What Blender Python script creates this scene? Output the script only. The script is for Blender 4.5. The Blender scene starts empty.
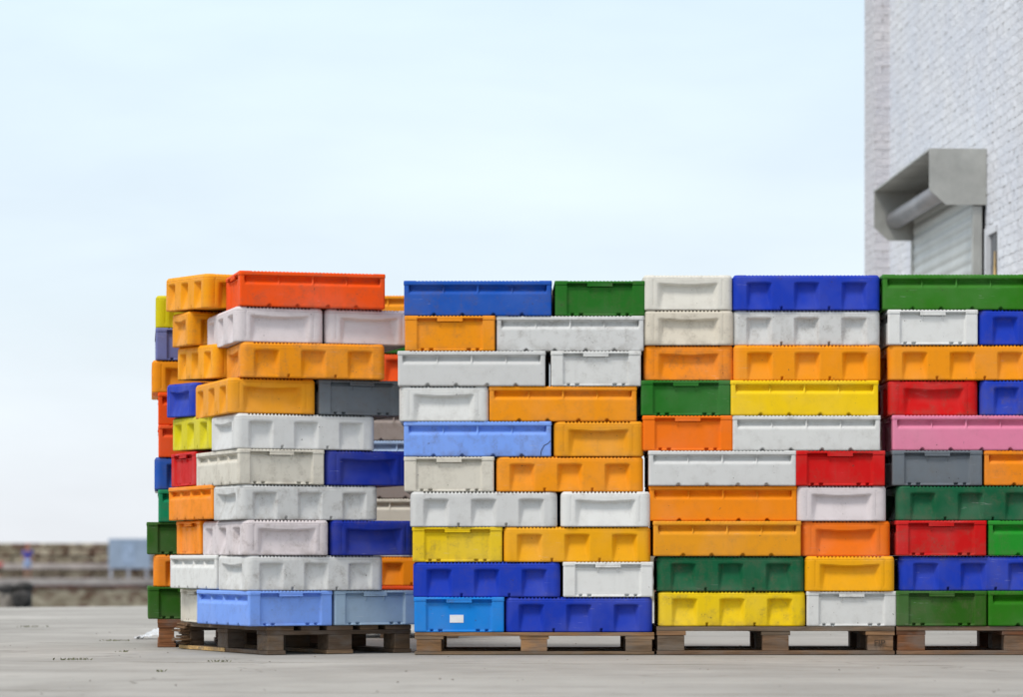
import bpy, math, random
from mathutils import Vector, Matrix
random.seed(7)
S = bpy.context.scene
C = S.collection
R = math.radians

# ------------------------------------------------------------------ camera
F = 2840.0            # focal length in pixels
CX, HY = 511.5, 560.0 # principal column, horizon row
CAMH = 0.48
cd = bpy.data.cameras.new('camera')
cam = bpy.data.objects.new('camera', cd); C.objects.link(cam)
cam.location = (0, 0, CAMH); cam.rotation_euler = (R(90), 0, 0)
cd.sensor_width = 36; cd.lens = F/1024*36
cd.shift_y = (HY-349)/1024
cd.clip_start = 0.1; cd.clip_end = 6000
cd.dof.use_dof = True; cd.dof.focus_distance = 14.3; cd.dof.aperture_fstop = 2.6
S.camera = cam

# ------------------------------------------------------------------ sky + sun
SUN_EL, SUN_AZ = 56, 226      # azimuth clockwise from +Y: the light comes from behind left
w = bpy.data.worlds.new('World'); S.world = w; w.use_nodes = True
nt = w.node_tree; N = nt.nodes; L = nt.links
bg = N['Background']
sky = N.new('ShaderNodeTexSky'); sky.sky_type = 'NISHITA'; sky.sun_disc = False
sky.sun_elevation = R(SUN_EL); sky.sun_rotation = R(SUN_AZ); sky.dust_density = 2.0; sky.air_density = 1.0
tc = N.new('ShaderNodeTexCoord')
sep = N.new('ShaderNodeSeparateXYZ'); L.new(tc.outputs['Generated'], sep.inputs[0])
mp = N.new('ShaderNodeMapping'); mp.inputs['Scale'].default_value = (1.0, 1.0, 3.2)
L.new(tc.outputs['Generated'], mp.inputs[0])
nz = N.new('ShaderNodeTexNoise'); nz.inputs['Scale'].default_value = 3.2; nz.inputs['Detail'].default_value = 6; nz.inputs['Roughness'].default_value = .5
L.new(mp.outputs[0], nz.inputs['Vector'])
cr = N.new('ShaderNodeMapRange'); cr.inputs['From Min'].default_value = .35; cr.inputs['From Max'].default_value = .7
cr.inputs['To Min'].default_value = .80; cr.inputs['To Max'].default_value = .98
L.new(nz.outputs['Fac'], cr.inputs['Value'])
ram = N.new('ShaderNodeValToRGB')   # the cloud deck: whiter low down, paler blue higher up
L.new(sep.outputs['Z'], ram.inputs['Fac'])
e = ram.color_ramp.elements
e[0].position = 0.0; e[0].color = (.87, .895, .94, 1)
e[1].position = 0.22; e[1].color = (.70, .85, .985, 1)
e2 = ram.color_ramp.elements.new(.09); e2.color = (.80, .90, .975, 1)
e3 = ram.color_ramp.elements.new(.6); e3.color = (.90, .91, .93, 1)
k = N.new('ShaderNodeVectorMath'); k.operation = 'SCALE'; k.inputs['Scale'].default_value = 10.9
L.new(ram.outputs['Color'], k.inputs[0])
mp2 = N.new('ShaderNodeMapping'); mp2.inputs['Scale'].default_value = (1.6, 1.6, 7.0); mp2.inputs['Location'].default_value = (.3, .1, .4)
L.new(tc.outputs['Generated'], mp2.inputs[0])
nz2 = N.new('ShaderNodeTexNoise'); nz2.inputs['Scale'].default_value = 4.0; nz2.inputs['Detail'].default_value = 7; nz2.inputs['Roughness'].default_value = .55; nz2.inputs['Distortion'].default_value = .3
L.new(mp2.outputs[0], nz2.inputs['Vector'])
cr2 = N.new('ShaderNodeMapRange'); cr2.inputs['From Min'].default_value = .3; cr2.inputs['From Max'].default_value = .7
cr2.inputs['To Min'].default_value = 10.5; cr2.inputs['To Max'].default_value = 11.4
L.new(nz2.outputs['Fac'], cr2.inputs['Value']); L.new(cr2.outputs[0], k.inputs['Scale'])
mx = N.new('ShaderNodeMix'); mx.data_type = 'RGBA'
L.new(cr.outputs[0], mx.inputs['Factor']); L.new(sky.outputs[0], mx.inputs[6]); L.new(k.outputs[0], mx.inputs[7])
L.new(mx.outputs[2], bg.inputs['Color'])
bg.inputs['Strength'].default_value = 0.1
sd = bpy.data.lights.new('sun', 'SUN'); sd.energy = 2.1; sd.angle = R(16); sd.color = (1, .95, .88)
so = bpy.data.objects.new('sun', sd); C.objects.link(so)
az, el = R(SUN_AZ), R(SUN_EL)
dirv = Vector((math.sin(az)*math.cos(el), math.cos(az)*math.cos(el), math.sin(el)))
so.rotation_euler = dirv.to_track_quat('Z', 'Y').to_euler()
S.view_settings.view_transform = 'Standard'; S.view_settings.look = 'None'
S.view_settings.gamma = 1; S.view_settings.exposure = 0.03

# ------------------------------------------------------------------ helpers
def lin(r, g, b):
    f = lambda c: (c/255/12.92) if c/255 <= .04045 else ((c/255+.055)/1.055)**2.4
    return (f(r), f(g), f(b))
def px(x, Y): return (x-CX)/F*Y
def pz(y, Y): return CAMH+(HY-y)/F*Y

class MB:
    def __init__(s): s.v = []; s.f = []; s.sm = []
    def add(s, vs, fs, smooth=False):
        n = len(s.v); s.v += [tuple(v) for v in vs]
        s.f += [tuple(i+n for i in f) for f in fs]; s.sm += [smooth]*len(fs)
        return s
    def box(s, x0, x1, y0, y1, z0, z1, b=0.0, M=None, jit=0.0):
        if b <= 0:
            vs = [(x, y, z) for z in (z0, z1) for y in (y0, y1) for x in (x0, x1)]
            fs = [(0,2,3,1), (4,5,7,6), (0,1,5,4), (2,6,7,3), (0,4,6,2), (1,3,7,5)]
        else:   # chamfered box
            vs = []; idx = {}
            for ix in (0, 1):
                for iy in (0, 1):
                    for iz in (0, 1):
                        X = (x0, x1)[ix]; Y = (y0, y1)[iy]; Z = (z0, z1)[iz]
                        sx, sy, sz = (1, -1)[ix]*b, (1, -1)[iy]*b, (1, -1)[iz]*b
                        for a, p in enumerate([(X, Y+sy, Z+sz), (X+sx, Y, Z+sz), (X+sx, Y+sy, Z)]):
                            idx[(ix, iy, iz, a)] = len(vs); vs.append(p)
            fs = []
            q = lambda *k: tuple(idx[j] for j in k)
            for i in (0, 1):
                fs.append(q((i,0,0,0), (i,1,0,0), (i,1,1,0), (i,0,1,0)))
                fs.append(q((0,i,0,1), (1,i,0,1), (1,i,1,1), (0,i,1,1)))
                fs.append(q((0,0,i,2), (1,0,i,2), (1,1,i,2), (0,1,i,2)))
                for j in (0, 1):
                    fs.append(q((i,j,0,0), (i,j,1,0), (i,j,1,1), (i,j,0,1)))
                    fs.append(q((i,0,j,0), (i,1,j,0), (i,1,j,2), (i,0,j,2)))
                    fs.append(q((0,i,j,1), (1,i,j,1), (1,i,j,2), (0,i,j,2)))
                    for l in (0, 1): fs.append(q((i,j,l,0), (i,j,l,1), (i,j,l,2)))
            fs = list(dict.fromkeys(fs))
        if jit: vs = [(v[0]+random.uniform(-jit, jit), v[1]+random.uniform(-jit, jit), v[2]+random.uniform(-jit, jit)*.5) for v in vs]
        if M is not None: vs = [M @ Vector(v) for v in vs]
        return s.add(vs, fs)
    def lathe(s, prof, n=24, M=None, smooth=True):
        vs = []; fs = []
        for r, z in prof:
            for i in range(n):
                a = 2*math.pi*i/n; vs.append((r*math.cos(a), r*math.sin(a), z))
        for j in range(len(prof)-1):
            for i in range(n):
                k = (i+1) % n; fs.append((j*n+i, j*n+k, (j+1)*n+k, (j+1)*n+i))
        fs.append(tuple(range(n-1, -1, -1))); fs.append(tuple((len(prof)-1)*n+i for i in range(n)))
        if M is not None: vs = [M @ Vector(v) for v in vs]
        return s.add(vs, fs, smooth)
    def prism(s, pts, a0, a1, T):
        """polygon pts (p,q) extruded along a; T(a,p,q)->xyz"""
        n = len(pts)
        vs = [T(a0, p, q) for p, q in pts]+[T(a1, p, q) for p, q in pts]
        fs = [tuple(range(n-1, -1, -1)), tuple(range(n, 2*n))]+[(i, (i+1) % n, n+(i+1) % n, n+i) for i in range(n)]
        return s.add(vs, fs)
    def mesh(s, name):
        me = bpy.data.meshes.new(name); me.from_pydata(s.v, [], s.f); me.update()
        me.polygons.foreach_set('use_smooth', s.sm)
        import bmesh
        bm = bmesh.new(); bm.from_mesh(me); bmesh.ops.recalc_face_normals(bm, faces=bm.faces); bm.to_mesh(me); bm.free()
        return me
    def obj(s, name, mat, parent=None, color=None):
        return link(name, s.mesh(name), mat, parent, color)
def link(name, me, mat=None, parent=None, color=None):
    o = bpy.data.objects.new(name, me); C.objects.link(o)
    if mat and not me.materials: me.materials.append(mat)
    if parent: o.parent = parent
    if color: o.color = (*color, 1)
    return o
def empty(name, loc=(0, 0, 0), rz=0):
    o = bpy.data.objects.new(name, None); C.objects.link(o); o.empty_display_size = .1
    o.location = loc; o.rotation_euler = (0, 0, rz); return o
def tag(o, label, cat, group=None):
    n = len(label.replace(',', '').split()); assert 4 <= n <= 16, (n, label)
    o['label'] = label; o['category'] = cat
    if group: o['group'] = group
    return o

# ------------------------------------------------------------------ materials
class NT:
    def __init__(s, name, rough=.6, metallic=0, spec=.5):
        s.m = bpy.data.materials.new(name); s.m.use_nodes = True
        s.t = s.m.node_tree; s.b = s.t.nodes['Principled BSDF']
        s.b.inputs['Roughness'].default_value = rough; s.b.inputs['Metallic'].default_value = metallic
        s.b.inputs['Specular IOR Level'].default_value = spec
    def n(s, typ, **kw):
        x = s.t.nodes.new('ShaderNode'+typ)
        for k, v in kw.items():
            if hasattr(x, k) and not k[0].isupper(): setattr(x, k, v)
            else: x.inputs[k.replace('_', ' ')].default_value = v
        return x
    def l(s, a, b): s.t.links.new(a, b)
    def coords(s, scale=(1, 1, 1), kind='Object', perobj=False, rot=(0, 0, 0)):
        t = s.n('TexCoord'); out = t.outputs[kind]
        if perobj:
            oi = s.n('ObjectInfo'); a = s.n('VectorMath', operation='MULTIPLY_ADD')
            s.l(oi.outputs['Location'], a.inputs[0]); a.inputs[1].default_value = (3.1, 5.3, 7.7); s.l(out, a.inputs[2]); out = a.outputs[0]
        m = s.n('Mapping'); m.inputs['Scale'].default_value = scale; m.inputs['Rotation'].default_value = rot
        s.l(out, m.inputs['Vector']); return m.outputs[0]
    def noise(s, vec, scale, detail=4, rough=.55, dist=0):
        x = s.n('TexNoise'); x.inputs['Scale'].default_value = scale; x.inputs['Detail'].default_value = detail
        x.inputs['Roughness'].default_value = rough; x.inputs['Distortion'].default_value = dist
        s.l(vec, x.inputs['Vector']); return x.outputs['Fac']
    def rng(s, v, a, b, c=0, d=1):
        x = s.n('MapRange'); s.l(v, x.inputs['Value'])
        for i, q in zip(('From Min', 'From Max', 'To Min', 'To Max'), (a, b, c, d)): x.inputs[i].default_value = q
        return x.outputs[0]
    def math(s, op, a, b):
        x = s.n('Math', operation=op)
        for i, q in enumerate((a, b)):
            if isinstance(q, (int, float)): x.inputs[i].default_value = q
            else: s.l(q, x.inputs[i])
        return x.outputs[0]
    def mix(s, f, a, b, blend='MIX'):
        x = s.n('Mix'); x.data_type = 'RGBA'; x.blend_type = blend
        for i, q in ((0, f), (6, a), (7, b)):
            if isinstance(q, (int, float)): x.inputs[i].default_value = q
            elif isinstance(q, tuple): x.inputs[i].default_value = (*q, 1) if len(q) == 3 else q
            else: s.l(q, x.inputs[i])
        return x.outputs[2]
    def base(s, c):
        if isinstance(c, tuple): s.b.inputs['Base Color'].default_value = (*c, 1)
        else: s.l(c, s.b.inputs['Base Color'])
        return s
    def bump(s, h, strength=.3, dist=.01):
        x = s.n('Bump'); x.inputs['Strength'].default_value = strength; x.inputs['Distance'].default_value = dist
        s.l(h, x.inputs['Height']); s.l(x.outputs[0], s.b.inputs['Normal']); return s

def plastic():
    m = NT('crate_plastic', .5, spec=.13)
    oi = m.n('ObjectInfo')
    v = m.coords(perobj=True)
    vs = m.coords((14, 14, 1.6), perobj=True)
    big = m.noise(v, 3.2, 3); mid = m.noise(v, 17, 5, .6); fine = m.noise(v, 95, 3, .6); streak = m.noise(vs, 1.4, 4, .6)
    # hue wander and sun bleaching
    col = m.mix(m.rng(big, .45, .72, 0, .07), oi.outputs['Color'], (.62, .60, .56))
    # brown grime: broad blotches broken by fine noise, and run-down streaks
    g1 = m.math('MULTIPLY', m.rng(mid, .48, .76), m.rng(fine, .25, .62))
    g2 = m.math('MULTIPLY', m.rng(streak, .55, .78), m.rng(fine, .3, .6))
    g = m.math('MAXIMUM', m.math('MULTIPLY', g1, .48), m.math('MULTIPLY', g2, .40))
    # each crate is differently dirty, and a bit dirtier along its bottom edge
    amt = m.rng(m.math('POWER', oi.outputs['Random'], 1.6), 0, 1, .30, 1.30)
    tcz = m.n('TexCoord'); sp = m.n('SeparateXYZ'); m.l(tcz.outputs['Object'], sp.inputs[0])
    low = m.rng(sp.outputs['Z'], .05, .0, 0, .35)
    low = m.math('MULTIPLY', low, m.rng(mid, .40, .60))
    g = m.math('MULTIPLY', m.math('MAXIMUM', g, low), amt)
    col = m.mix(g, col, (.13, .10, .07))
    # pin-point spots and scuffs
    spots = m.math('MULTIPLY', m.rng(m.noise(v, 75, 1, .4), .755, .775), m.rng(mid, .50, .56))
    col = m.mix(m.math('MULTIPLY', spots, .7), col, (.05, .04, .03))
    scr = m.coords((5, 5, 60), perobj=True, rot=(.35, .2, 0))
    sc = m.math('MULTIPLY', m.rng(m.noise(scr, 2.2, 3, .6), .66, .70), m.rng(big, .5, .6))
    col = m.mix(m.math('MULTIPLY', sc, .16), col, (.75, .74, .72))
    m.base(col)
    m.l(m.rng(mid, .3, .7, .42, .68), m.b.inputs['Roughness'])
    hgt = m.math('ADD', m.math('MULTIPLY', big, 1.0), m.math('MULTIPLY', fine, .05))
    m.bump(hgt, .35, .012)
    return m.m
PL = plastic()

def wood():
    m = NT('pallet_wood', .8, spec=.2)
    oi = m.n('ObjectInfo')
    g = m.noise(m.coords((2.5, 30, 34), perobj=True), 1.6, 6, .65, .6)
    b = m.noise(m.coords((3, 3, 6), perobj=True), 2.0, 4)
    col = m.mix(m.rng(g, .38, .70, 0, .7), oi.outputs['Color'], (.035, .022, .013))
    col = m.mix(m.rng(b, .46, .66, 0, .6), col, (.17, .15, .13))
    m.base(col); m.bump(g, .6, .006); return m.m
WD = wood()

def ground_mat():
    m = NT('quay_concrete', .85, spec=.25)
    v = m.coords(); vw = m.coords((.5, .95, 1))
    a = m.noise(v, .35, 5, .6); b = m.noise(v, 3.5, 6, .65); c = m.noise(v, 42, 4, .7); s = m.noise(vw, 1.1, 5, .6, .4)
    f = m.noise(v, 160, 2, .6)
    col = m.mix(m.rng(a, .35, .65), (.28, .27, .25), (.40, .39, .365))
    col = m.mix(m.rng(s, .46, .70, 0, .45), col, (.52, .505, .475))
    col = m.mix(m.rng(b, .52, .75, 0, .5), col, (.24, .225, .20))
    col = m.mix(m.rng(c, .60, .78, 0, .6), col, (.17, .16, .145))
    col = m.mix(m.rng(f, .68, .74, 0, .65), col, (.09, .085, .07))
    # slab joints: the cast bays meet in dirt-filled lines, a little wavy
    tcx = m.n('TexCoord'); sp = m.n('SeparateXYZ'); m.l(tcx.outputs['Object'], sp.inputs[0])
    wv = m.math('MULTIPLY', m.math('SUBTRACT', m.noise(v, 1.3, 3), .5), .28)
    y = m.math('ADD', m.math('ADD', sp.outputs['Y'], wv), m.math('MULTIPLY', sp.outputs['X'], .12))
    jt = m.math('ABSOLUTE', m.math('SUBTRACT', m.math('FRACT', m.math('DIVIDE', y, 2.9), 0), .5), 0)
    line = m.math('MULTIPLY', m.rng(jt, .010, .003), m.rng(m.noise(v, 2.6, 3), .40, .55))
    col = m.mix(m.math('MULTIPLY', line, .8), col, (.09, .085, .05))
    # tyre scuffs and damp stains
    ty = m.noise(m.coords((.18, 2.6, 1), rot=(0, 0, .12)), 1.0, 4, .55)
    col = m.mix(m.math('MULTIPLY', m.rng(ty, .58, .72, 0, .22), m.rng(b, .35, .6)), col, (.15, .145, .135))
    dm_ = m.noise(m.coords(), .9, 6, .65, .5)
    col = m.mix(m.rng(dm_, .56, .66, 0, .30), col, (.20, .19, .17))
    # hairline cracks
    vo = m.n('TexVoronoi', feature='DISTANCE_TO_EDGE'); vo.inputs['Scale'].default_value = .33
    dv = m.n('VectorMath', operation='ADD'); nn = m.n('TexNoise'); nn.inputs['Scale'].default_value = 1.7; m.l(v, nn.inputs['Vector'])
    m.l(v, dv.inputs[0]); m.l(nn.outputs['Color'], dv.inputs[1]); m.l(dv.outputs[0], vo.inputs['Vector'])
    ck = m.math('MULTIPLY', m.rng(vo.outputs['Distance'], .006, .001), m.rng(a, .4, .6))
    col = m.mix(m.math('MULTIPLY', ck, .6), col, (.10, .09, .07))
    m.base(col)
    m.bump(m.math('ADD', m.math('MULTIPLY', c, .6), m.math('MULTIPLY', b, 1.0)), .5, .012)
    return m.m

def brick_mat(name='white_painted_brick', tint=None):
    m = NT(name, .7, spec=.3)
    tcx = m.n('TexCoord')
    sp = m.n('SeparateXYZ'); m.l(tcx.outputs['Object'], sp.inputs[0])
    cb = m.n('CombineXYZ'); m.l(m.math('ADD', sp.outputs['X'], sp.outputs['Y']), cb.inputs[0]); m.l(sp.outputs['Z'], cb.inputs[1])
    v = m.coords()
    nn = m.n('TexNoise'); nn.inputs['Scale'].default_value = 5.0; nn.inputs['Detail'].default_value = 3; m.l(v, nn.inputs['Vector'])
    wob = m.n('VectorMath', operation='SCALE'); m.l(nn.outputs['Color'], wob.inputs[0]); wob.inputs['Scale'].default_value = .030
    add = m.n('VectorMath', operation='ADD'); m.l(cb.outputs[0], add.inputs[0]); m.l(wob.outputs[0], add.inputs[1])
    bt = m.n('TexBrick'); bt.inputs['Scale'].default_value = 1; bt.inputs['Brick Width'].default_value = .23; bt.inputs['Row Height'].default_value = .077
    bt.inputs['Mortar Size'].default_value = .006; bt.inputs['Mortar Smooth'].default_value = .4
    bt.inputs['Color1'].default_value = (.2, .2, .2, 1); bt.inputs['Color2'].default_value = (1, 1, 1, 1)
    m.l(add.outputs[0], bt.inputs['Vector'])
    mort = bt.outputs['Fac']
    n1 = m.noise(v, 1.6, 4); n2 = m.noise(v, 11, 5, .6); n3 = m.noise(v, 45, 3)
    # the paint has filled most joints; here and there one is open and dark
    openj = m.math('MULTIPLY', mort, m.rng(n2, .53, .62))
    col = m.mix(m.rng(n1, .4, .7), (.72, .755, .83), (.83, .85, .89))
    col = m.mix(m.rng(bt.outputs['Color'], .2, 1, .12, 0), col, (.60, .55, .55))
    col = m.mix(m.math('MULTIPLY', m.rng(n2, .6, .75), .25), col, (.50, .47, .46))
    col = m.mix(m.math('MULTIPLY', openj, .85), col, (.12, .11, .10))
    # rain has streaked the paint
    st = m.noise(m.coords((1.6, 1.6, .12)), 1.5, 5, .6)
    col = m.mix(m.rng(st, .52, .72, 0, .16), col, (.42, .38, .34))
    if tint: col = m.mix(.55, col, tint)
    m.base(col)
    h = m.math('SUBTRACT', m.math('ADD', m.math('MULTIPLY', n2, 1.2), m.math('MULTIPLY', n3, .3)), m.math('MULTIPLY', m.math('MULTIPLY', mort, m.rng(n1, .42, .60, .18, .95)), .5))
    h = m.math('ADD', h, m.math('MULTIPLY', bt.outputs['Color'], .10))
    m.bump(h, 1.0, .022)
    return m.m

def simple(name, c, rough=.6, metallic=0, var=.15, scale=6, bump=.1):
    m = NT(name, rough, metallic)
    v = m.coords(); a = m.noise(v, scale, 5, .6); b = m.noise(v, scale*7, 3, .6)
    dark = tuple(x*(1-var*2) for x in c); lite = tuple(min(1, x*(1+var)) for x in c)
    col = m.mix(m.rng(a, .35, .65), dark, lite)
    col = m.mix(m.rng(b, .6, .75, 0, var), col, tuple(x*.4 for x in c))
    m.base(col); m.bump(b, bump, .004); return m.m

def stone_mat():
    m = NT('breakwater_stone', .9, spec=.2)
    v = m.coords((.55, 1, 1.1))
    vo = m.n('TexVoronoi'); vo.inputs['Scale'].default_value = 4.2; m.l(v, vo.inputs['Vector'])
    n = m.noise(m.coords(), .9, 5, .6); n2 = m.noise(m.coords(), 5, 4, .6)
    sp = m.n('SeparateColor'); m.l(vo.outputs['Color'], sp.inputs[0])
    col = m.mix(m.rng(sp.outputs[0], .1, .9), (.24, .20, .14), (.42, .37, .28))
    col = m.mix(m.rng(sp.outputs[1], .72, .92, 0, .8), col, (.11, .05, .035))
    col = m.mix(m.rng(n, .5, .7, 0, .4), col, (.14, .13, .08))
    col = m.mix(m.rng(n2, .55, .7, 0, .35), col, (.07, .06, .04))
    m.base(col); m.bump(n2, .8, .06); return m.m

# ------------------------------------------------------------------ setting: quay, water, breakwater
EA = math.atan2(.9, 1.5); EP = Vector((-4.4, 28.6)); ED = Vector((math.cos(EA), math.sin(EA)))
def quay_ground():
    a = EP-ED*60; b = EP+ED*90; n = 40
    mb = MB()
    pts = [(a.x, a.y), (b.x, b.y), (b.x+60, -60), (a.x, -60)]
    vs = [(x, y, 0) for x, y in pts]+[(x, y, -4) for x, y in pts]
    mb.add(vs, [(0, 3, 2, 1), (4, 5, 6, 7)]+[(i, (i+1) % 4, 4+(i+1) % 4, 4+i) for i in range(4)])
    o = mb.obj('quay_ground', ground_mat()); o['kind'] = 'structure'
    w_ = MB(); w_.add([(-1500, -400, -2.3), (1500, -400, -2.3), (1500, 4000, -2.3), (-1500, 4000, -2.3)], [(0, 1, 2, 3)])
    m = NT('harbour_water', .12); m.base((.03, .05, .055)); m.bump(m.noise(m.coords((1, .4, 1)), 1.2, 5, .6), .4, .1)
    o = w_.obj('water', m.m); o['kind'] = 'structure'
quay_ground()
STONE = stone_mat()
PALE = simple('pale_concrete', (.42, .38, .36), .85, var=.18, scale=.8)
def harbour():
    r = empty('harbour_quay', (0, 138, 0)); tag(r, 'far stone quay wall across the harbour with pale kerb and rusty timber', 'quay')
    MB().box(-110, 60, 0, 4.2, -3.2, -.94).obj('quay_wall', STONE, r)
    MB().box(-110, 60, -.12, 4.2, -.80, -.48, .02).obj('kerb', PALE, r)
    m = simple('rusty_timber', (.26, .10, .07), .9, var=.4, scale=.5)
    MB().box(-110, 60, -.06, 4.2, -.94, -.80, .02).obj('timber_beam', m, r)
    b = empty('breakwater_wall', (0, 142.2, 0)); tag(b, 'high brown stone breakwater wall behind the far quay', 'wall')
    mb = MB(); x = -110; rnd = random.Random(3)
    # coursed rough blocks, each slightly proud or recessed
    for z0, z1 in ((-.48, -.02), (.26, .62), (.62, .98), (.98, 1.30)):
        x = -110
        while x < 60:
            l = rnd.uniform(.7, 1.7); d = rnd.uniform(-.14, .06)
            mb.box(x+.02, x+l-.02, d, 1.2, z0+.015, z1-.015, .05); x += l
    mb.box(-110, 60, .12, 1.25, -.48, 1.28)
    mb.obj('stone_face', STONE, b)
    MB().box(-110, 60, -.35, 1.1, -.02, .26, .03).obj('ledge', PALE, b)
harbour()

# ------------------------------------------------------------------ building
A_ = Vector((-.0567, 1)).normalized(); NW = Vector((-A_.y, A_.x)); P0 = Vector((3.68, 22.0))
def W(a, n, z):      # along wall (away), out from wall, up
    p = P0+A_*a+NW*n; return (p.x, p.y, z)
def building():
    BR = brick_mat()
    ang = math.atan2(A_.y, A_.x)
    r = empty('white_building', (P0.x, P0.y, 0), ang)     # local x = along wall, local y = out of the wall (left)
    tag(r, 'white painted brick building with a roller shutter behind the right stack', 'building')
    far, near, H = 4.45, -14.0, 9.0
    da, db = .04, 2.42      # door opening
    wa, wb, wz0, wz1 = -.42, -.07, 1.6, 3.03
    mb = MB()
    cols = [(near, wa), (wa, wb), (wb, da), (da, db), (db, far)]
    for i, (x0, x1) in enumerate(cols):
        if i == 1: mb.box(x0, x1, -.35, 0, 0, wz0); mb.box(x0, x1, -.35, 0, wz1, H)
        elif i == 3: mb.box(x0, x1, -.35, 0, 3.25, H)
        else: mb.box(x0, x1, -.35, 0, 0, H)
    mb.box(far-.35, far, -14, -.35, 0, H); mb.box(near, near+.35, -14, -.35, 0, H); mb.box(near, far, -14.35, -14, 0, H)
    mb.obj('brick_wall', BR, r)
    p = MB(); p.box(3.95, far+.02, 0.0, .135, 0, H); p.obj('corner_pilaster', brick_mat('pilaster_brick_shade_tint', (.56, .52, .53)), r)  # pinkish-grey tint also puts the camera-facing side's shade into the colour
    MB().box(near-.1, far+.12, -14.4, .22, H, H+.18).obj('roof', simple('roof_sheet', (.25, .26, .27), .5), r)
    MB().box(near, far, -14, -.36, .01, .04).obj('inner_floor', simple('inner_floor', (.2, .2, .2)), r)
    # narrow window
    w = empty('window', (0, 0, 0)); w.parent = r
    fr = simple('window_paint', (.72, .74, .78), .5, var=.06); gl = simple('window_glass', (.05, .06, .07), .08)
    f = MB()
    f.box(wa, wa+.03, -.10, .002, wz0, wz1); f.box(wb-.05, wb, -.10, .030, wz0, wz1)
    f.box(wa+.05, wb-.05, -.10, .012, wz1-.05, wz1); f.box(wa+.05, wb-.05, -.10, .012, wz0, wz0+.05)
    f.obj('frame', fr, w)
    MB().box(wa+.05, wb-.05, -.035, -.010, wz0+.05, wz1-.05).obj('pane', gl, w)
    MB().add([(wa+.30, -.006, wz0+.05), (wa+.06, -.006, wz0+.05), (wa+.10, -.006, wz0+1.0), (wa+.14, -.006, wz0+1.24), (wa+.30, .0015, wz0+.05), (wa+.06, .0015, wz0+.05), (wa+.10, .0015, wz0+1.0), (wa+.14, .0015, wz0+1.24)],
        [(0, 1, 2, 3), (7, 6, 5, 4), (0, 3, 7, 4), (1, 5, 6, 2), (2, 6, 7, 3), (0, 4, 5, 1)]).obj('yellow_blind', simple('yellow_blind', (.75, .52, .22), .8), w)
    # roller shutter
    st = simple('shutter_housing_metal', (.42, .425, .40), .5, .15, var=.10, scale=3)
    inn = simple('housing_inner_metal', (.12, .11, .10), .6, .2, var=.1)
    sh = empty('roller_shutter', (0, 0, 0), 0); sh.parent = r
    prof = [(.003, 3.66), (.45, 3.66), (.45, 3.34), (.32, 3.225), (.003, 3.225)]
    T = lambda a, p_, q: (a, p_, q)
    MB().prism(prof, -.03, -.015, T).obj('end_plate', st, sh)
    MB().prism([(p_*.93, q) for p_, q in prof], 2.455, 2.47, T).obj('end_plate', st, sh)
    MB().prism([(-.012, .003), (-.012, .45), (2.452, .419), (2.452, .003)], 3.645, 3.66, lambda a, p_, q: (p_, q, a)).obj('top_plate', st, sh)
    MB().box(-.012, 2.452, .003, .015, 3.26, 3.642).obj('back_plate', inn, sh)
    M = Matrix.Translation((.0, .24, 3.40)) @ Matrix.Rotation(R(90), 4, 'Y')
    MB().lathe([(.03, -.01), (.078, 0), (.078, 2.44), (.03, 2.45)], 28, M).obj('roller_tube', simple('tube_metal', (.36, .35, .36), .4, .3, var=.12, scale=2), sh)
    c = MB(); z = 3.44; n = 0
    prf = []
    while z > .03:
        for t in range(6):
            prf.append((.085+.008*math.sin(math.pi*t/5.0), z-.095*t/6))
        z -= .095
    vs = [(a, p_, q) for a in (.066, 2.394) for p_, q in prf]+[(a, p_-.012, q) for a in (.066, 2.394) for p_, q in prf]
    m_ = len(prf); fs = [(i, i+1, m_+i+1, m_+i) for i in range(m_-1)]+[(2*m_+i, 3*m_+i, 3*m_+i+1, 2*m_+i+1) for i in range(m_-1)]
    c.add(vs, fs, False); c.obj('shutter_curtain', simple('shutter_slats', (.58, .60, .58), .45, .1, var=.05, scale=2), sh)
    for a0, a1 in ((.0, .065), (2.395, 2.46)):
        MB().box(a0, a1, .030, .102, 0, 3.222, .004).obj('guide_rail', st, sh)
building()

# ------------------------------------------------------------------ crates
CL, CW, CH = .738, .450, .1755
PITCH = .176
STEP = .0046
def lstep(t): return max(0., min(1., t))
def sstep(t): t = max(0., min(1., t)); return t*t*(3-2*t)
def dA_long(x, z):
    v = z/CH; d = 0
    for c in (-.238, .0, .238):
        ax = abs(x-c); out = .064
        inner = .034+.018*(1-v/.78)
        if v < .78 and ax < out:
            dm = .004+.036*max(0, v)/.78
            dm *= sstep((.785-v)*CH/.006)
            d = dm*lstep((out-ax)/(out-inner))
    for f in (-.475, -.17, .155, .475):
        if abs(x-f*CL) < .0045 and z < .016: d = .02
    return d
def dA_short(x, z):
    v = z/CH; d = 0; ax = abs(x); out = .152
    vt = .725+.05*(ax/out)**2
    inner = .116+.020*(1-v/.78)
    if v < vt and ax < out:
        dm = (.003+.033*max(0, v)/.75)*sstep((vt-v)*CH/.008)
        d = dm*lstep((out-ax)/(out-inner))
    if abs(ax-.172) < .003 and .12 < v < .86: d = max(d, .003)
    if abs(ax-.200) < .005 and z < .015: d = .02
    return d
def dB_long(x, z):
    v = z/CH; d = 0; ax = abs(x)
    if ax < .343 and .60 < v < .87:
        rib = min(abs(abs(x)-.1715), abs(x))
        d = .034*sstep((v-.60)/.24)
        if v > .845: d *= sstep((.87-v)/.02)
        if rib < .0036: d *= .12
    for f in (-.30, -.105, .105, .30):
        q = math.hypot(x-f*CL, z*1.1)
        if q < .011: d = .025
    return d
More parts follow.
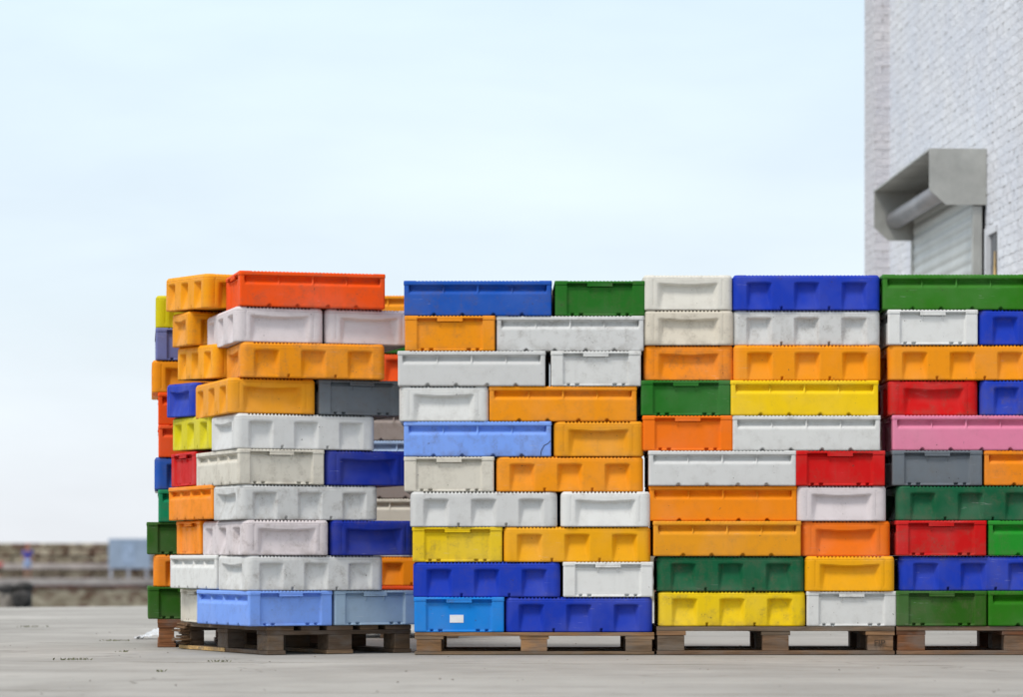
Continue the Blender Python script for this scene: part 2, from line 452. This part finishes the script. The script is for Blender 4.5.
def dB_short(x, z):
    v = z/CH; d = 0; ax = abs(x)
    if ax < .165 and z > .008:
        d = .011*sstep((.165-ax)/.006)
        if .80 < v < .825: d = .004
        elif .825 <= v < .97: d = .017*sstep((.165-ax)/.006)
        if abs(ax-.052) < .003 and v > .70: d = .003
    for f in (-.31, -.21, .21, .31):
        if abs(x-f*CW) < .0075 and .004 < z < .013: d = .03
    return d
def perimeter(hx, hy, r, step):
    """points (x, y, nx, ny, side, coordinate along side) round a rounded rectangle"""
    out = []
    def seg(p, q, n, side):
        k = max(1, int(round((Vector(q)-Vector(p)).length/step)))
        for i in range(k):
            t = i/k; x = p[0]+(q[0]-p[0])*t; y = p[1]+(q[1]-p[1])*t
            out.append((x, y, n[0], n[1], side, x if side in (0, 2) else y))
    def arc(cx, cy, a0, n=5):
        for i in range(n):
            a = a0+math.pi/2*i/n; out.append((cx+r*math.cos(a), cy+r*math.sin(a), math.cos(a), math.sin(a), -1, 0))
    seg((-hx+r, -hy), (hx-r, -hy), (0, -1), 0); arc(hx-r, -hy+r, -math.pi/2)
    seg((hx, -hy+r), (hx, hy-r), (1, 0), 1); arc(hx-r, hy-r, 0)
    seg((hx-r, hy), (-hx+r, hy), (0, 1), 2); arc(-hx+r, hy-r, math.pi/2)
    seg((-hx, hy-r), (-hx, -hy+r), (-1, 0), 3); arc(-hx+r, -hy+r, math.pi)
    return out
def loops_mesh(name, P, rows, close_bottom):
    """rows: list of functions i -> (inset, z)"""
    n = len(P); vs = []; fs = []
    for fn in rows:
        for i, p in enumerate(P):
            ins, z = fn(i, p); vs.append((p[0]-p[2]*ins, p[1]-p[3]*ins, z))
    for j in range(len(rows)-1):
        for i in range(n):
            k = (i+1) % n; fs.append((j*n+i, j*n+k, (j+1)*n+k, (j+1)*n+i))
    mb = MB(); mb.add(vs, fs, True)
    if close_bottom:
        mb.f.append(tuple(range(n-1, -1, -1))); mb.sm.append(False)
        l = len(rows)-1; mb.f.append(tuple(l*n+i for i in range(n))); mb.sm.append(False)
    me = mb.mesh(name); me.materials.append(PL); return me
def crate_meshes(kind):
    r = .034 if kind == 'A' else .009
    P = perimeter(CL/2, CW/2, r, STEP)
    dl, ds = (dA_long, dA_short) if kind == 'A' else (dB_long, dB_short)
    zr = CH-.020
    def depth(p, z):
        if p[4] == -1: return 0
        return dl(p[5], z) if p[4] in (0, 2) else ds(p[5], z)
    def edge(z):      # small rounding of the foot
        return .003 if z < .001 else 0
    nz = int(zr/STEP)
    rows = [(lambda i, p, z=zr*j/nz: (depth(p, z)+edge(z), z)) for j in range(nz+1)]
    wall = .034
    rows += [lambda i, p: (wall, zr), lambda i, p: (wall, zr-.05), lambda i, p: (wall+.004, .02)]
    tub = loops_mesh('tub', P, rows, True)
    rr = .019 if kind == 'A' else .003
    pr = 0 if kind == 'A' else -.0025
    def tooth(i):
        p = P[i]
        if p[4] == -1 or abs(p[5]) > (CL if p[4] in (0, 2) else CW)/2-.060: return 0
        return (.0085 if kind == 'A' else .0035) if (i % 4) < 2 else 0
    def rz(t):        # outer profile of the rim
        def fn(i, p):
            z = zr+(CH-.009-zr)*t
            over = max(0, z-(CH-rr)); ins = rr-math.sqrt(max(0, rr*rr-over*over))
            dd = depth(p, z) if t < .7 else depth(p, z)*.0
            return (max(ins, 0)+pr+max(0, dd), z)
        return fn
    tt = lambda i, p, a=0: (pr+rr*.45+a, CH-tooth(i))
    rim_rows = [lambda i, p: (pr, zr+.0005)] if kind == 'B' else [lambda i, p: (0, zr+.0005)]
    rim_rows = [lambda i, p: (wall-.001, zr+.0005)]+rim_rows+[rz(t) for t in (.15, .3, .45, .6, .75, .9, 1)]
    rim_rows += [lambda i, p: (pr+rr*.5, CH-.0005-tooth(i)), lambda i, p: (pr+rr*.5+.018, CH-.0002-tooth(i)), lambda i, p: (pr+rr*.5+.0185, CH-.0008), lambda i, p: (wall-.001, CH-.0008), lambda i, p: (wall-.001, zr+.0007)]
    rim = loops_mesh('rim', P, rim_rows, False)
    return tub, rim
TUB, RIM = {}, {}
for kk in 'AB': TUB[kk], RIM[kk] = crate_meshes(kk)
def handle_mesh():
    mb = MB(); mb.box(-.008, .0055, -.064, .064, .1465, .1545, .0015); mb.box(-.008, .0035, -.064, .064, .1550, .1665, .0015)
    me = mb.mesh('handle'); me.materials.append(PL); return me
HND = handle_mesh()

WH = (205, 207, 210)
COL = {  # surface colours of the plastics (display values, converted below)
 'white': (220, 221, 219), 'cream white': (216, 211, 198), 'pinkish white': (220, 211, 213), 'translucent white': (226, 223, 213),
 'stained white': (212, 204, 188), 'grey white': (211, 212, 211),
 'orange-red': (255, 84, 0), 'orange': (255, 118, 0), 'bright orange': (255, 140, 0), 'amber': (255, 151, 0), 'golden amber': (255, 160, 0), 'dull amber': (234, 156, 30),
 'yellow-orange': (255, 172, 0), 'yellow': (252, 202, 0), 'lemon yellow': (232, 196, 0), 'lime yellow': (212, 200, 0),
 'royal blue': (0, 82, 178), 'blue': (26, 58, 178), 'deep blue': (20, 44, 148), 'azure': (0, 132, 222), 'light blue': (124, 164, 244), 'powder blue': (166, 190, 224), 'grey-blue': (154, 178, 200), 'periwinkle': (116, 124, 180), 'pale blue': (170, 195, 230),
 'green': (36, 110, 32), 'dark green': (0, 92, 58), 'forest green': (44, 96, 16), 'light green': (34, 142, 40), 'teal green': (0, 146, 100), 'leaf green': (44, 118, 16),
 'red': (206, 0, 14), 'pink': (222, 130, 162), 'grey': (104, 112, 120), 'taupe': (158, 147, 142)}
def albedo(name):
    c = lin(*COL[name]); return tuple(max(.006, min(.88, q*.98)) for q in c)
GROUP = 'plastic fish crates stacked on pallets'
LABELS = {}
crates = []
def crate(kind, colour, cx, cy, z, rz, label, group=GROUP, shared=False):
    o = empty('plastic_crate', (cx, cy, z), rz+R(random.uniform(-.5, .5)))
    tag(o, label, 'crate', group)
    if not shared:
        assert label not in LABELS, label
        LABELS[label] = 1
    c = albedo(colour); j = random.uniform(.94, 1.05); c = tuple(min(.9, q*j) for q in c)
    for nm, me in (('tub', TUB[kind]), ('rim', RIM[kind])): link(nm, me, None, o, c)
    if kind == 'B':
        for s in (-1, 1):
            h = link('handle', HND, None, o, c); h.location = (s*(CL/2-.001), 0, 0)
            if s < 0: h.rotation_euler = (0, 0, math.pi)
    crates.append(o); return o
ORD = ['top', 'second', 'third', 'fourth', 'fifth', 'sixth', 'seventh', 'eighth', 'ninth', 'bottom']
def rowtxt(r): return 'top row' if r == 0 else 'bottom row' if r == 9 else ORD[r]+' row down'
KT = {('A', 'L'): 'scooped', ('B', 'L'): 'slotted', ('A', 'S'): 'end-on', ('B', 'S'): 'end-on'}

Y0 = 14.2     # front plane of the three square-on stacks
S2 = [((404,552,'B','royal blue'), (554,645,'Bs','green')),
      ((405,495,'Bs','amber'), (496,645,'B','grey white')),
      ((398,545,'B','grey white'), (551,642,'Bs','white')),
      ((399,488,'As','white'), (489,637,'B','amber')),
      ((403,552,'B','light blue'), (555,643,'As','dull amber')),
      ((405,494,'Bs','cream white'), (497,643,'A','amber')),
      ((410,557,'A','grey white'), (561,650,'As','white')),
      ((413,502,'Bs','lemon yellow'), (503,651,'A','yellow-orange')),
      ((413,561,'A','blue'), (563,653,'Bs','white')),
      ((414,503,'Bs','azure'), (505,653,'A','blue'))]
S3 = [((643,732,'As','translucent white'), (733,881,'A','blue')),
      ((645,733,'As','stained white'), (734,881,'A','grey white')),
      ((646,733,'As','bright orange'), (734,881,'A','amber')),
      ((642,730,'Bs','green'), (731,878,'B','yellow')),
      ((645,732,'Bs','orange'), (733,881,'B','white')),
      ((649,796,'B','grey white'), (797,884,'Bs','red')),
      ((650,797,'B','bright orange'), (799,885,'As','pinkish white')),
      ((653,802,'B','dull amber'), (804,889,'As','orange')),
      ((658,805,'A','dark green'), (807,894,'As','yellow-orange')),
      ((659,806,'A','lemon yellow'), (808,896,'Bs','white'))]
S4 = [((883,1031,'B','leaf green'), (1033,1121,'Bs','white')),
      ((888,978,'Bs','white'), (979,1127,'A','blue')),
      ((889,1037,'A','amber'), (1039,1128,'As','grey')),
      ((889,979,'As','red'), (981,1129,'A','blue')),
      ((893,1041,'B','pink'), (1043,1131,'Bs','white')),
      ((893,984,'Bs','grey'), (985,1133,'B','bright orange')),
      ((897,1045,'A','dark green'), (1047,1135,'As','amber')),
      ((896,988,'Bs','red'), (989,1137,'B','light green')),
      ((900,1048,'A','blue'), (1050,1138,'Bs','white')),
      ((897,987,'Bs','forest green'), (988,1136,'B','leaf green'))]
HID = 'crates in the hidden rear rows'
def square_stack(rows, z0, name):
    out = {}
    for r, pair in enumerate(rows):
        z = z0+(9-r)*PITCH
        for i, (x0, x1, k, col) in enumerate(pair):
            ends = k.endswith('s'); kd = k[0]
            xc = px((x0+x1)/2, Y0); yj = random.uniform(-.012, .012)
            other = pair[1-i]
            adj = KT[(kd, 'S' if ends else 'L')]
            lab = f"{col} {adj} crate {'left' if i == 0 else 'right'} of {other[3]} one, {rowtxt(r)}, {name}"
            if x0 > 1024:
                crate(kd, col, xc, Y0+CL/2, z, R(90), 'plastic crate at the right end of the right-hand stack, outside the frame', 'crates beyond the frame', True); continue
            if ends:
                o = crate(kd, col, xc, Y0+CL/2+yj, z, R(90), lab)
            else:
                o = crate(kd, col, xc, Y0+CW/2+yj, z, 0, lab)
                crate('AB'[r % 2], random.choice(['taupe', 'amber', 'orange', 'blue', 'green', 'red'] if r != 2 else ['taupe']), xc+(.028 if i == 0 else -.015), Y0+CW*1.5+.012+yj, z, 0,
                      'plastic crate in the hidden rear row of a square-on stack', HID, True)
            out[(r, i)] = o
    return out
o2 = square_stack(S2, .115, 'left square-on stack')
o3 = square_stack(S3, .144, 'middle square-on stack')
o4 = square_stack(S4, .146, 'right square-on stack')

# angled stack: theta, corner pixel, list of (type, colour, u0, v0, orientation, role)
def angled_stack():
    Yc = 14.1; PIT = .1772
    rows = [
     (15, 240, [('B','orange-red',0,0,'L','front'), ('A','golden amber',-.16,.49,'S','rear',8)]),
     (18, 236, [('A','pinkish white',0,0,'S','fl'), ('A','pinkish white',.462,.0,'S','fr'), ('A','golden amber',-.09,.75,'L','rear')]),
     (15, 240, [('A','amber',0,0,'L','front'), ('A','golden amber',-.105,.48,'S','rear',7)]),
     (20, 229, [('A','dull amber',0,0,'S','fl'), ('B','grey',.462,.0,'S','fr'), ('A','blue',-.03,.77,'L','rear',6)]),
     (22, 235, [('A','grey white',0,0,'L','front'), ('A','lime yellow',0,.46,'S','rear')]),
     (23, 238.5, [('B','cream white',0,0,'S','fl'), ('A','deep blue',.462,0,'S','fr'), ('B','red',0,.75,'L','rear')]),
     (24, 240, [('A','grey white',0,0,'L','front'), ('B','bright orange',0,.46,'S','rear')]),
     (23, 244, [('A','pinkish white',0,0,'S','fl'), ('A','deep blue',.462,0,'S','fr'), ('B','bright orange',0,.75,'L','rear')]),
     (25.5, 247, [('A','grey white',0,0,'L','front'), ('B','white',0,.46,'S','rear')]),
     (27, 249, [('B','light blue',0,0,'S','fl'), ('B','grey-blue',.465,0,'S','fr'), ('B','cream white',.07,.75,'L','rear',-6)]),
    ]
    out = {}
    for r, (th, cxp, cr_) in enumerate(rows):
        t = R(th); u = Vector((math.cos(t), math.sin(t))); v = Vector((-math.sin(t), math.cos(t)))
        c0 = Vector((px(cxp, Yc), Yc)); z = .146+(9-r)*PIT
        if len(cr_) == 2: cr_ = cr_+[('AB'[r % 4 // 2], 'white', (.30 if r in (0, 2) else .44), .47 if r in (0, 2) else .46, 'S', 'hid')]
        for kd, col, u0, v0, ori, role, *ex in cr_:
            wd, dp = (CL, CW) if ori == 'L' else (CW, CL)
            c = c0+u*(u0+wd/2)+v*(v0+dp/2)
            n = rowtxt(r)+', angled left stack'
            lab = {'front': f'long {col} crate at the front corner, {n}', 'fl': f'{col} end-on crate at the front corner, {n}',
                   'fr': f'{col} end-on crate right of the corner one, {n}', 'rear': f'{col} crate at rear of left side, {n}',
                   'hid': 'plastic crate hidden in the rear right of the angled stack'}[role]
            out[(r, role)] = crate(kd, col, c.x, c.y, z+(.0030*(9-r) if role in ('rear', 'hid') else 0), t+R(ex[0] if ex else 0)+(0 if ori == 'L' else R(90)), lab, HID if role == 'hid' else GROUP, role == 'hid')
            if role in ('rear', 'hid') and r < 5:      # the upper rear crates have tipped, their back edge riding up
                tl = R((3.0, 2.2, 2.4, 1.4, 1.0)[r]); o = out[(r, role)]; e_ = o.rotation_euler
                o.rotation_euler = (tl, 0, e_[2]) if ori == 'L' else (0, -tl, e_[2])
                o.location.z += .5*dp*math.sin(tl)+(.010 if r == 1 else 0)
    return out
o1 = angled_stack()

def rear_left():
    Yf = 15.42
    rows = [(155,'A','S','lime yellow'), (155,'B','S','periwinkle'), (151,'A','S','amber'), (158,'B','L','orange-red'), (158,'B','L','orange-red'),
            (154,'A','L','royal blue'), (158,'B','L','teal green'), (147,'B','S','forest green'), (153,'A','L','bright orange'), (147,'B','S','forest green')]
    t = R(7)
    u = Vector((math.cos(t), math.sin(t))); v = Vector((-math.sin(t), math.cos(t)))
    for r, (x0, kd, ori, col) in enumerate(rows):
        wd, dp = (CL, CW) if ori == 'L' else (CW, CL)
        c = Vector((px(x0, Yf), Yf))+u*wd/2+v*dp/2
        n = rowtxt(r)
        crate(kd, col, c.x, c.y, .155+(9-r)*PITCH, t+(0 if ori == 'L' else R(90)), f'{col} crate peeking out at far left, {n}, stack behind angled one')
        if ori == 'S':
            c = Vector((px(x0, Yf), Yf))+u*(CW*1.5+.01)+v*dp/2
            crate(kd, 'white', c.x, c.y, .155+(9-r)*PITCH, t+R(90), 'plastic crate hidden in the stack behind the angled one', HID, True)
        else:
            c = Vector((px(x0, Yf), Yf))+u*wd/2+v*(CW*1.5+.01)
            crate(kd, 'white', c.x, c.y, .155+(9-r)*PITCH, t, 'plastic crate hidden in the stack behind the angled one', HID, True)
    return Vector((px(157, Yf), Yf)), t
rl_c, rl_t = rear_left()
def rear_gap():
    Yf = 17.2; cxm = px(392, Yf)
    rows = ['amber', 'green', 'orange-red', 'grey', 'taupe', 'pale blue', 'taupe', 'cream white', 'white', 'bright orange', 'orange-red']
    kinds = 'BBABBBBBAAB'
    seen = {0, 1, 2, 4, 5, 6, 7, 9, 10}
    for r, col in enumerate(rows):
        z = .144+(10-r)*PITCH
        if r in seen:
            rt = ORD[r]+' row down' if 0 < r < 9 else ('top row' if r == 0 else 'tenth row down' if r == 9 else 'bottom row')
            crate(kinds[r], col, cxm+random.uniform(-.03, .03), Yf+CW/2, z, 0, f'{col} crate seen through the gap right of the angled stack, {rt}')
        else:
            crate(kinds[r], col, cxm, Yf+CW/2, z, 0, 'plastic crate hidden in the farthest stack behind the gap', HID, True)
    return cxm
gapx = rear_gap()

# details that belong to single crates
STK = simple('sticker_paper', (.78, .78, .80), .6, var=.05)
az_ = o2[(9, 0)]
# local frame of an end-on crate: -X end faces the camera
def on_end(parent, y0, y1, z0, z1, mat, name, off=.006, col=None):
    x = -CL/2+.011
    return MB().box(x-.002, x+.001, y0, y1, z0, z1).obj(name, mat, parent, col)
lb = on_end(az_, -.022, .047, .047, .086, STK, 'paper_label'); lb['label'] = 'small white paper label'
cb = o2[(4, 0)]; ck = MB()
pts = [(.315, .002), (.320, .030), (.334, .055), (.352, .064), (.366, .078)]
for (x0, z0), (x1, z1) in zip(pts, pts[1:]):
    dx, dz = x1-x0, z1-z0; l = math.hypot(dx, dz); nx, nz_ = -dz/l*.0016, dx/l*.0016; y = -CW/2-.0012
    ck.add([(x0-nx, y, z0-nz_), (x0+nx, y, z0+nz_), (x1+nx, y, z1+nz_), (x1-nx, y, z1-nz_), (x0-nx, y+.004, z0-nz_), (x0+nx, y+.004, z0+nz_), (x1+nx, y+.004, z1+nz_), (x1-nx, y+.004, z1-nz_)],
           [(0, 1, 2, 3), (4, 7, 6, 5), (0, 4, 5, 1), (1, 5, 6, 2), (2, 6, 7, 3), (3, 7, 4, 0)])
ck.obj('crack', simple('crack_shadow', (.03, .035, .06), .9), cb)['label'] = 'dark crack at lower right corner'

# ------------------------------------------------------------------ pallets
def pallet(corner, th, w, d, cols, label, H=.144, long_front=True, group='wooden pallets under the crates', worn=0):
    """corner = front left; local x along the front, y to the back. Deck boards run along the 1.2 m side."""
    o = empty('wooden_pallet', (corner[0], corner[1], 0), th); tag(o, label, 'pallet', group)
    k = H/.144; bt, bh = .022*k, .078*k
    rnd = random.Random(label)
    c = lambda: (lambda k_: tuple(q*k_ for q in rnd.choice(cols)))(rnd.uniform(.75, 1.2))
    def part(name, x0, x1, y0, y1, z0, z1):
        j = .0025
        e0, e1 = rnd.uniform(0, .006), rnd.uniform(0, .006)
        return MB().box(x0+e0*0, x1-e1*0, y0+e0*.7, y1-e1*.7, z0, z1, .002).obj(name, WD, o, c())
    if long_front: bx = (.145, .145, .145); by = (.1, .145, .1)
    else: bx = (.1, .145, .1); by = (.145, .145, .145)
    xs = [(0, bx[0]), (w/2-bx[1]/2, w/2+bx[1]/2), (w-bx[2], w)]; ys = [(0, by[0]), (d/2-by[1]/2, d/2+by[1]/2), (d-by[2], d)]
    g = .0006
    for i, (x0, x1) in enumerate(xs):
        for j_, (y0, y1) in enumerate(ys):
            part('block', x0+rnd.uniform(.001, .012), x1-rnd.uniform(.001, .012), y0+.003, y1-.003, bt+g, bt+bh-g)
    if long_front:
        for y0, y1 in ys: part('bottom_board', 0, w, y0, y1, .002, bt)
        for x0, x1 in xs: part('stringer_board', x0, x1, .002, d-.002, bt+bh, 2*bt+bh-g)
        n = 5; ws = [.145, .1, .145, .1, .145]; gap = (d-sum(ws))/4; y = 0
        for wd in ws: part('deck_board', 0, w, y, y+wd, 2*bt+bh, 3*bt+bh); y += wd+gap
    else:
        for x0, x1 in xs: part('bottom_board', x0, x1, 0, d, .002, bt)
        for y0, y1 in ys: part('stringer_board', .002, w-.002, y0, y1, bt+bh, 2*bt+bh-g)
        ws = [.145, .1, .145, .1, .145]; gap = (w-sum(ws))/4; x = 0
        for wd in ws: part('deck_board', x, x+wd, 0, d, 2*bt+bh, 3*bt+bh); x += wd+gap
    return o
TAN = [lin(176, 136, 94), lin(160, 122, 86), lin(150, 124, 98)]; BRN = [lin(150, 112, 80), lin(132, 104, 80), lin(164, 126, 92), lin(126, 108, 90)]; RED = [lin(146, 96, 62), lin(128, 84, 58), lin(134, 104, 80)]; DRK = [lin(116, 94, 74), lin(104, 86, 70), lin(128, 104, 80)]
t1 = R(28)
p1 = pallet((px(267, 14.16), 14.16), t1, .8, 1.2, DRK, 'worn dark pallet with splintered end under the angled left stack', .144, False)
pallet((px(414.5, Y0), Y0-.005), 0, 1.2, .8, TAN, 'low tan pallet under the left square-on stack', .113)
p3 = pallet((px(657, Y0), Y0-.01), 0, 1.19, .8, BRN, 'brown stamped pallet under the middle square-on stack', .142)
pallet((px(897, Y0), Y0-.005), 0, 1.2, .8, RED, 'reddish brown pallet under the right square-on stack', .144)
pallet((rl_c.x, rl_c.y), rl_t, .8, 1.2, RED, 'rusty brown pallet corner showing behind the angled stack', .153, False)
pallet((gapx-.4, 17.2), 0, .8, 1.2, DRK, 'dark pallet of the farthest stack behind the gap', .142, False)
# splinters on the left rear corner of the angled pallet and its pale fresh-broken board
sp = MB()
for i in range(7):
    z = .03+.016*i; l = random.uniform(.01, .05)
    sp.box(-l, .012, 1.06+random.uniform(-.02, .02), 1.2-random.uniform(0, .03), z, z+.012, .002, jit=.004)
sp.obj('splintered_end', WD, p1, lin(120, 92, 66))
MB().box(-.006, -.001, .55, 1.19, .003, .022).obj('fresh_split', WD, p1, lin(214, 176, 118))['label'] = 'pale freshly split edge of bottom board'

# stamp burnt into the right block of the brown pallet
def stamp():
    cu = bpy.data.curves.new('stamp', 'FONT'); cu.body = 'FIP'; cu.size = .046; cu.extrude = .0008
    tmp = bpy.data.objects.new('stamp_text', cu); me = bpy.data.meshes.new_from_object(tmp); bpy.data.objects.remove(tmp); bpy.data.curves.remove(cu)
    o = bpy.data.objects.new('stamp', me); C.objects.link(o); o.parent = p3
    o.location = (1.085, -.0005, .045); o.rotation_euler = (R(90), 0, 0)
    me.materials.clear(); me.materials.append(simple('burnt_ink', (.085, .055, .035), .9)); o['label'] = 'dark stamped letters FIP'
stamp()

# ------------------------------------------------------------------ small things on the ground
def film():
    mb = MB(); n, m_ = 18, 9; rnd = random.Random(5); vs = []
    for i in range(n):
        for j in range(m_):
            a = i/(n-1); b = j/(m_-1)
            h = .10*(a**1.2)*(.35+.65*b)+.006
            vs.append((a*.20+rnd.uniform(-.006, .006), b*.16+rnd.uniform(-.006, .006), max(.004, h+rnd.uniform(-.010, .010))))
    fs = [(i*m_+j, i*m_+j+1, (i+1)*m_+j+1, (i+1)*m_+j) for i in range(n-1) for j in range(m_-1)]
    mb.add(vs, fs, True)
    m = NT('plastic_film', .25); m.base((.80, .83, .86)); m.b.inputs['Transmission Weight'].default_value = .25
    o = mb.obj('plastic_sheet', m.m); o.location = (px(133, 17.0), 17.0, 0)
    sl = o.modifiers.new('s', 'SOLIDIFY'); sl.thickness = .001
    tag(o, 'crumpled white plastic sheet on the ground behind the left pallets', 'plastic sheet')
film()
GR = simple('weed_green', (.15, .16, .07), .7, var=.35)
def weed(x, y, s, label):
    Y = CAMH*F/(y-HY); mb = MB(); rnd = random.Random(int(x*7+y))
    for i in range(int(26*s)):
        a = rnd.uniform(0, 6.28); r0 = max(-.07*s, min(.07*s, rnd.gauss(0, .04*s))); q = rnd.gauss(0, .012)
        l = rnd.uniform(.006, .016); bx, by = r0, q; dx, dy = math.cos(a)*l*.9, math.sin(a)*l*.9; wd = .0022
        mb.add([(bx-wd, by, 0), (bx+wd, by, 0), (bx+dx*.5+wd, by+dy*.5, l*.55), (bx+dx*.5-wd, by+dy*.5, l*.55), (bx+dx, by+dy, l*.75)], [(0, 1, 2, 3), (3, 2, 4)])
    o = mb.obj('weed_tuft', GR); o.location = (px(x, Y), Y, .001); tag(o, label, 'weed', 'weed tufts in the concrete joints')
weed(74, 661, 1.4, 'widest low weed tuft on the concrete left of the pallets')
weed(122, 653, .5, 'tiny weed tuft nearest the splintered pallet end')
weed(218, 663, .8, 'low weed tuft in front of the angled pallet')
weed(160, 673, .4, 'tiny weed tuft closest to the camera')
weed(114, 642, 1.2, 'weed tuft in the joint just left of the rusty pallet')
weed(32, 628, 1.5, 'farthest weed tuft in the joint near the bollards')
def pebbles():
    mb = MB(); rnd = random.Random(11)
    for i in range(200):
        Y = rnd.uniform(9.5, 24); X = rnd.uniform(-.19, .19)*Y; r = rnd.choice([.002, .003, .004, .0055])*rnd.uniform(.7, 1.2)
        M = Matrix.Translation((X, Y, r*.35)) @ Matrix.Rotation(rnd.uniform(0, 6), 4, 'Z') @ Matrix.Diagonal((r*1.4, r, r*.7, 1))
        vs = [M @ Vector(v) for v in ((1, 0, 0), (0, 1, 0), (-1, 0, .1), (0, -1, 0), (0, 0, 1), (.1, 0, -.6))]
        mb.add(vs, [(0, 1, 4), (1, 2, 4), (2, 3, 4), (3, 0, 4), (1, 0, 5), (2, 1, 5), (3, 2, 5), (0, 3, 5)])
    o = mb.obj('grit', simple('grit_stone', (.26, .24, .21), .9, var=.3)); o['kind'] = 'stuff'
    tag(o, 'small grit and chips scattered on the concrete', 'grit')
pebbles()

# mooring piles standing in the harbour
def piles():
    Y = 55.0; dk = simple('tarred_timber', (.045, .042, .04), .8, var=.3); gy = simple('weathered_timber', (.22, .20, .175), .9, var=.35, scale=9)
    for x, zt, rr_, m_, lab, cap in ((7, -.02, .17, gy, 'thick grey timber mooring pile with dark cap at the left edge', True), (24, .02, .155, dk, 'black tarred mooring pile in the harbour beside the grey one', False)):
        r = empty('mooring_pile', (px(x, Y), Y, -3)); tag(r, lab, 'mooring pile', 'mooring piles in the harbour')
        MB().lathe([(rr_*1.05, 0), (rr_, 1), (rr_*.94, 3+zt-.13), (rr_*.8, 3+zt-.12)], 14).obj('pile', m_, r)
        MB().lathe([(rr_*1.12, 3+zt-.119), (rr_*1.18, 3+zt-.08), (rr_*1.1, 3+zt-.02), (rr_*.4, 3+zt+.02)], 14).obj('cap', dk, r)
    b = MB().lathe([(.10, 0), (.17, .01), (.19, .1), (.17, .2), (.10, .21)], 20, Matrix.Rotation(R(90), 4, 'X')).obj('rubber_fender', dk)
    b.location = (px(24, Y), Y-.20, -.30); tag(b, 'round black rubber fender hanging on the dark mooring pile', 'fender')
piles()

# notice board on the far quay
def board():
    Y = 139.5; r = empty('notice_board', (px(129, Y), Y, -.48)); tag(r, 'pale blue-grey notice board on legs on the far quay', 'notice board')
    bl = simple('board_paint', (.30, .38, .50), .5, var=.08, scale=1)
    MB().box(-1.03, 1.05, 0, .12, .50, 1.98, .02).obj('panel', bl, r)
    MB().box(-.35, .25, -.02, -.001, .75, 1.78).obj('poster', simple('poster_blue', (.34, .44, .60), .5), r)
    lg = simple('leg_paint', (.34, .36, .42), .5)
    for x in (-.92, -.05, .85): MB().box(x-.07, x+.07, .0, .11, 0, .498, .01).obj('leg', lg, r)
board()

# people on the far quay
def person(x, Y, h, zf, tone, top, legs, hair, label, bent=0):
    s = h/1.70
    def skin(name, pts, edges, mat, parent, sub=1):
        me = bpy.data.meshes.new(name); me.from_pydata([(p[0]*s, p[1]*s, p[2]*s) for p in pts], edges, []); me.update()
        o = link(name, me, mat, parent); sk = o.modifiers.new('skin', 'SKIN'); o.modifiers.new('sub', 'SUBSURF').levels = sub
        for i, p in enumerate(pts): me.skin_vertices[0].data[i].radius = (p[3]*s, p[3]*s) if len(p) < 5 else (p[3]*s, p[4]*s)
        me.skin_vertices[0].data[0].use_root = True
        return o
    def sk(me):
        pass
    pts = [(0,0,.92,.12,.09),(0,0,1.15,.11,.08),(0,0,1.36,.14,.08),(0,0,1.47,.05,.05),(0,-.01,1.56,.075,.085),(0,-.01,1.67,.06,.07),
           (-.17,0,1.38,.05,.05),(-.23,-.02,1.12,.04,.04),(-.20,-.12,.90,.03,.03),(-.19,-.15,.82,.03,.02),
           (.17,0,1.38,.05,.05),(.24,0,1.12,.04,.04),(.25,-.06,.88,.03,.03),(.25,-.08,.80,.03,.02),
           (-.09,0,.86,.085,.085),(-.10,-.06,.48,.055,.055),(-.11,.02,.09,.038,.038),(-.12,-.12,.04,.04,.03),
           (.09,0,.86,.085,.085),(.10,.03,.48,.055,.055),(.11,.12,.09,.038,.038),(.12,-.01,.04,.04,.03)]
    ed = [(0,1),(1,2),(2,3),(3,4),(4,5),(2,6),(6,7),(7,8),(8,9),(2,10),(10,11),(11,12),(12,13),(0,14),(14,15),(15,16),(16,17),(0,18),(18,19),(19,20),(20,21)]
    root = empty('person', (px(x, Y), Y, zf)); tag(root, label, 'person', 'people on the far quay')
    body = None
    def mk(name, idx, grow, mat):
        mp_ = {j: i for i, j in enumerate(idx)}
        P = [tuple(list(pts[j][:3])+[pts[j][3]+grow, pts[j][4]+grow]) for j in idx]
        E = [(mp_[a], mp_[b]) for a, b in ed if a in mp_ and b in mp_]
        me = bpy.data.meshes.new(name); me.from_pydata([(p[0]*s, p[1]*s, p[2]*s) for p in P], E, []); me.update()
        o = link(name, me, mat, root)
        import bmesh
        bm = bmesh.new(); bm.from_mesh(me); ly = bm.verts.layers.skin.verify()
        for i, v in enumerate(bm.verts): v[ly].radius = (P[i][3]*s, P[i][4]*s); v[ly].use_root = (i == 0)
        bm.to_mesh(me); bm.free()
        o.modifiers.new('skin', 'SKIN'); u = o.modifiers.new('sub', 'SUBSURF'); u.levels = u.render_levels = 2
    mk('body', list(range(22)), 0, simple('skin_tone', tone, .6))
    mk('shirt', [1, 0, 2, 6, 7, 10, 11], .018, simple('shirt_cloth', top, .9))
    mk('trousers', [0, 14, 15, 18, 19], .022, simple('trouser_cloth', legs, .9))
    hb = MB().lathe([(.01, .10), (.07, .085), (.098, .03), (.10, -.03), (.085, -.10), (.03, -.11)], 16, Matrix.Scale(s, 4) @ Matrix.Translation((0, .025, 1.62))).obj('hair', simple('hair', hair, .8), root)
    return root
person(27, 139.2, 1.72, -.48, (.40, .20, .14), (.06, .07, .42), (.34, .46, .72), (.42, .08, .04), 'standing person in blue shirt and pale jeans on the far quay')
person(-.5, 139.4, 1.0, -.48, (.45, .25, .18), (.55, .06, .09), (.05, .07, .05), (.06, .04, .03), 'small person in red top at the left edge of the far quay')
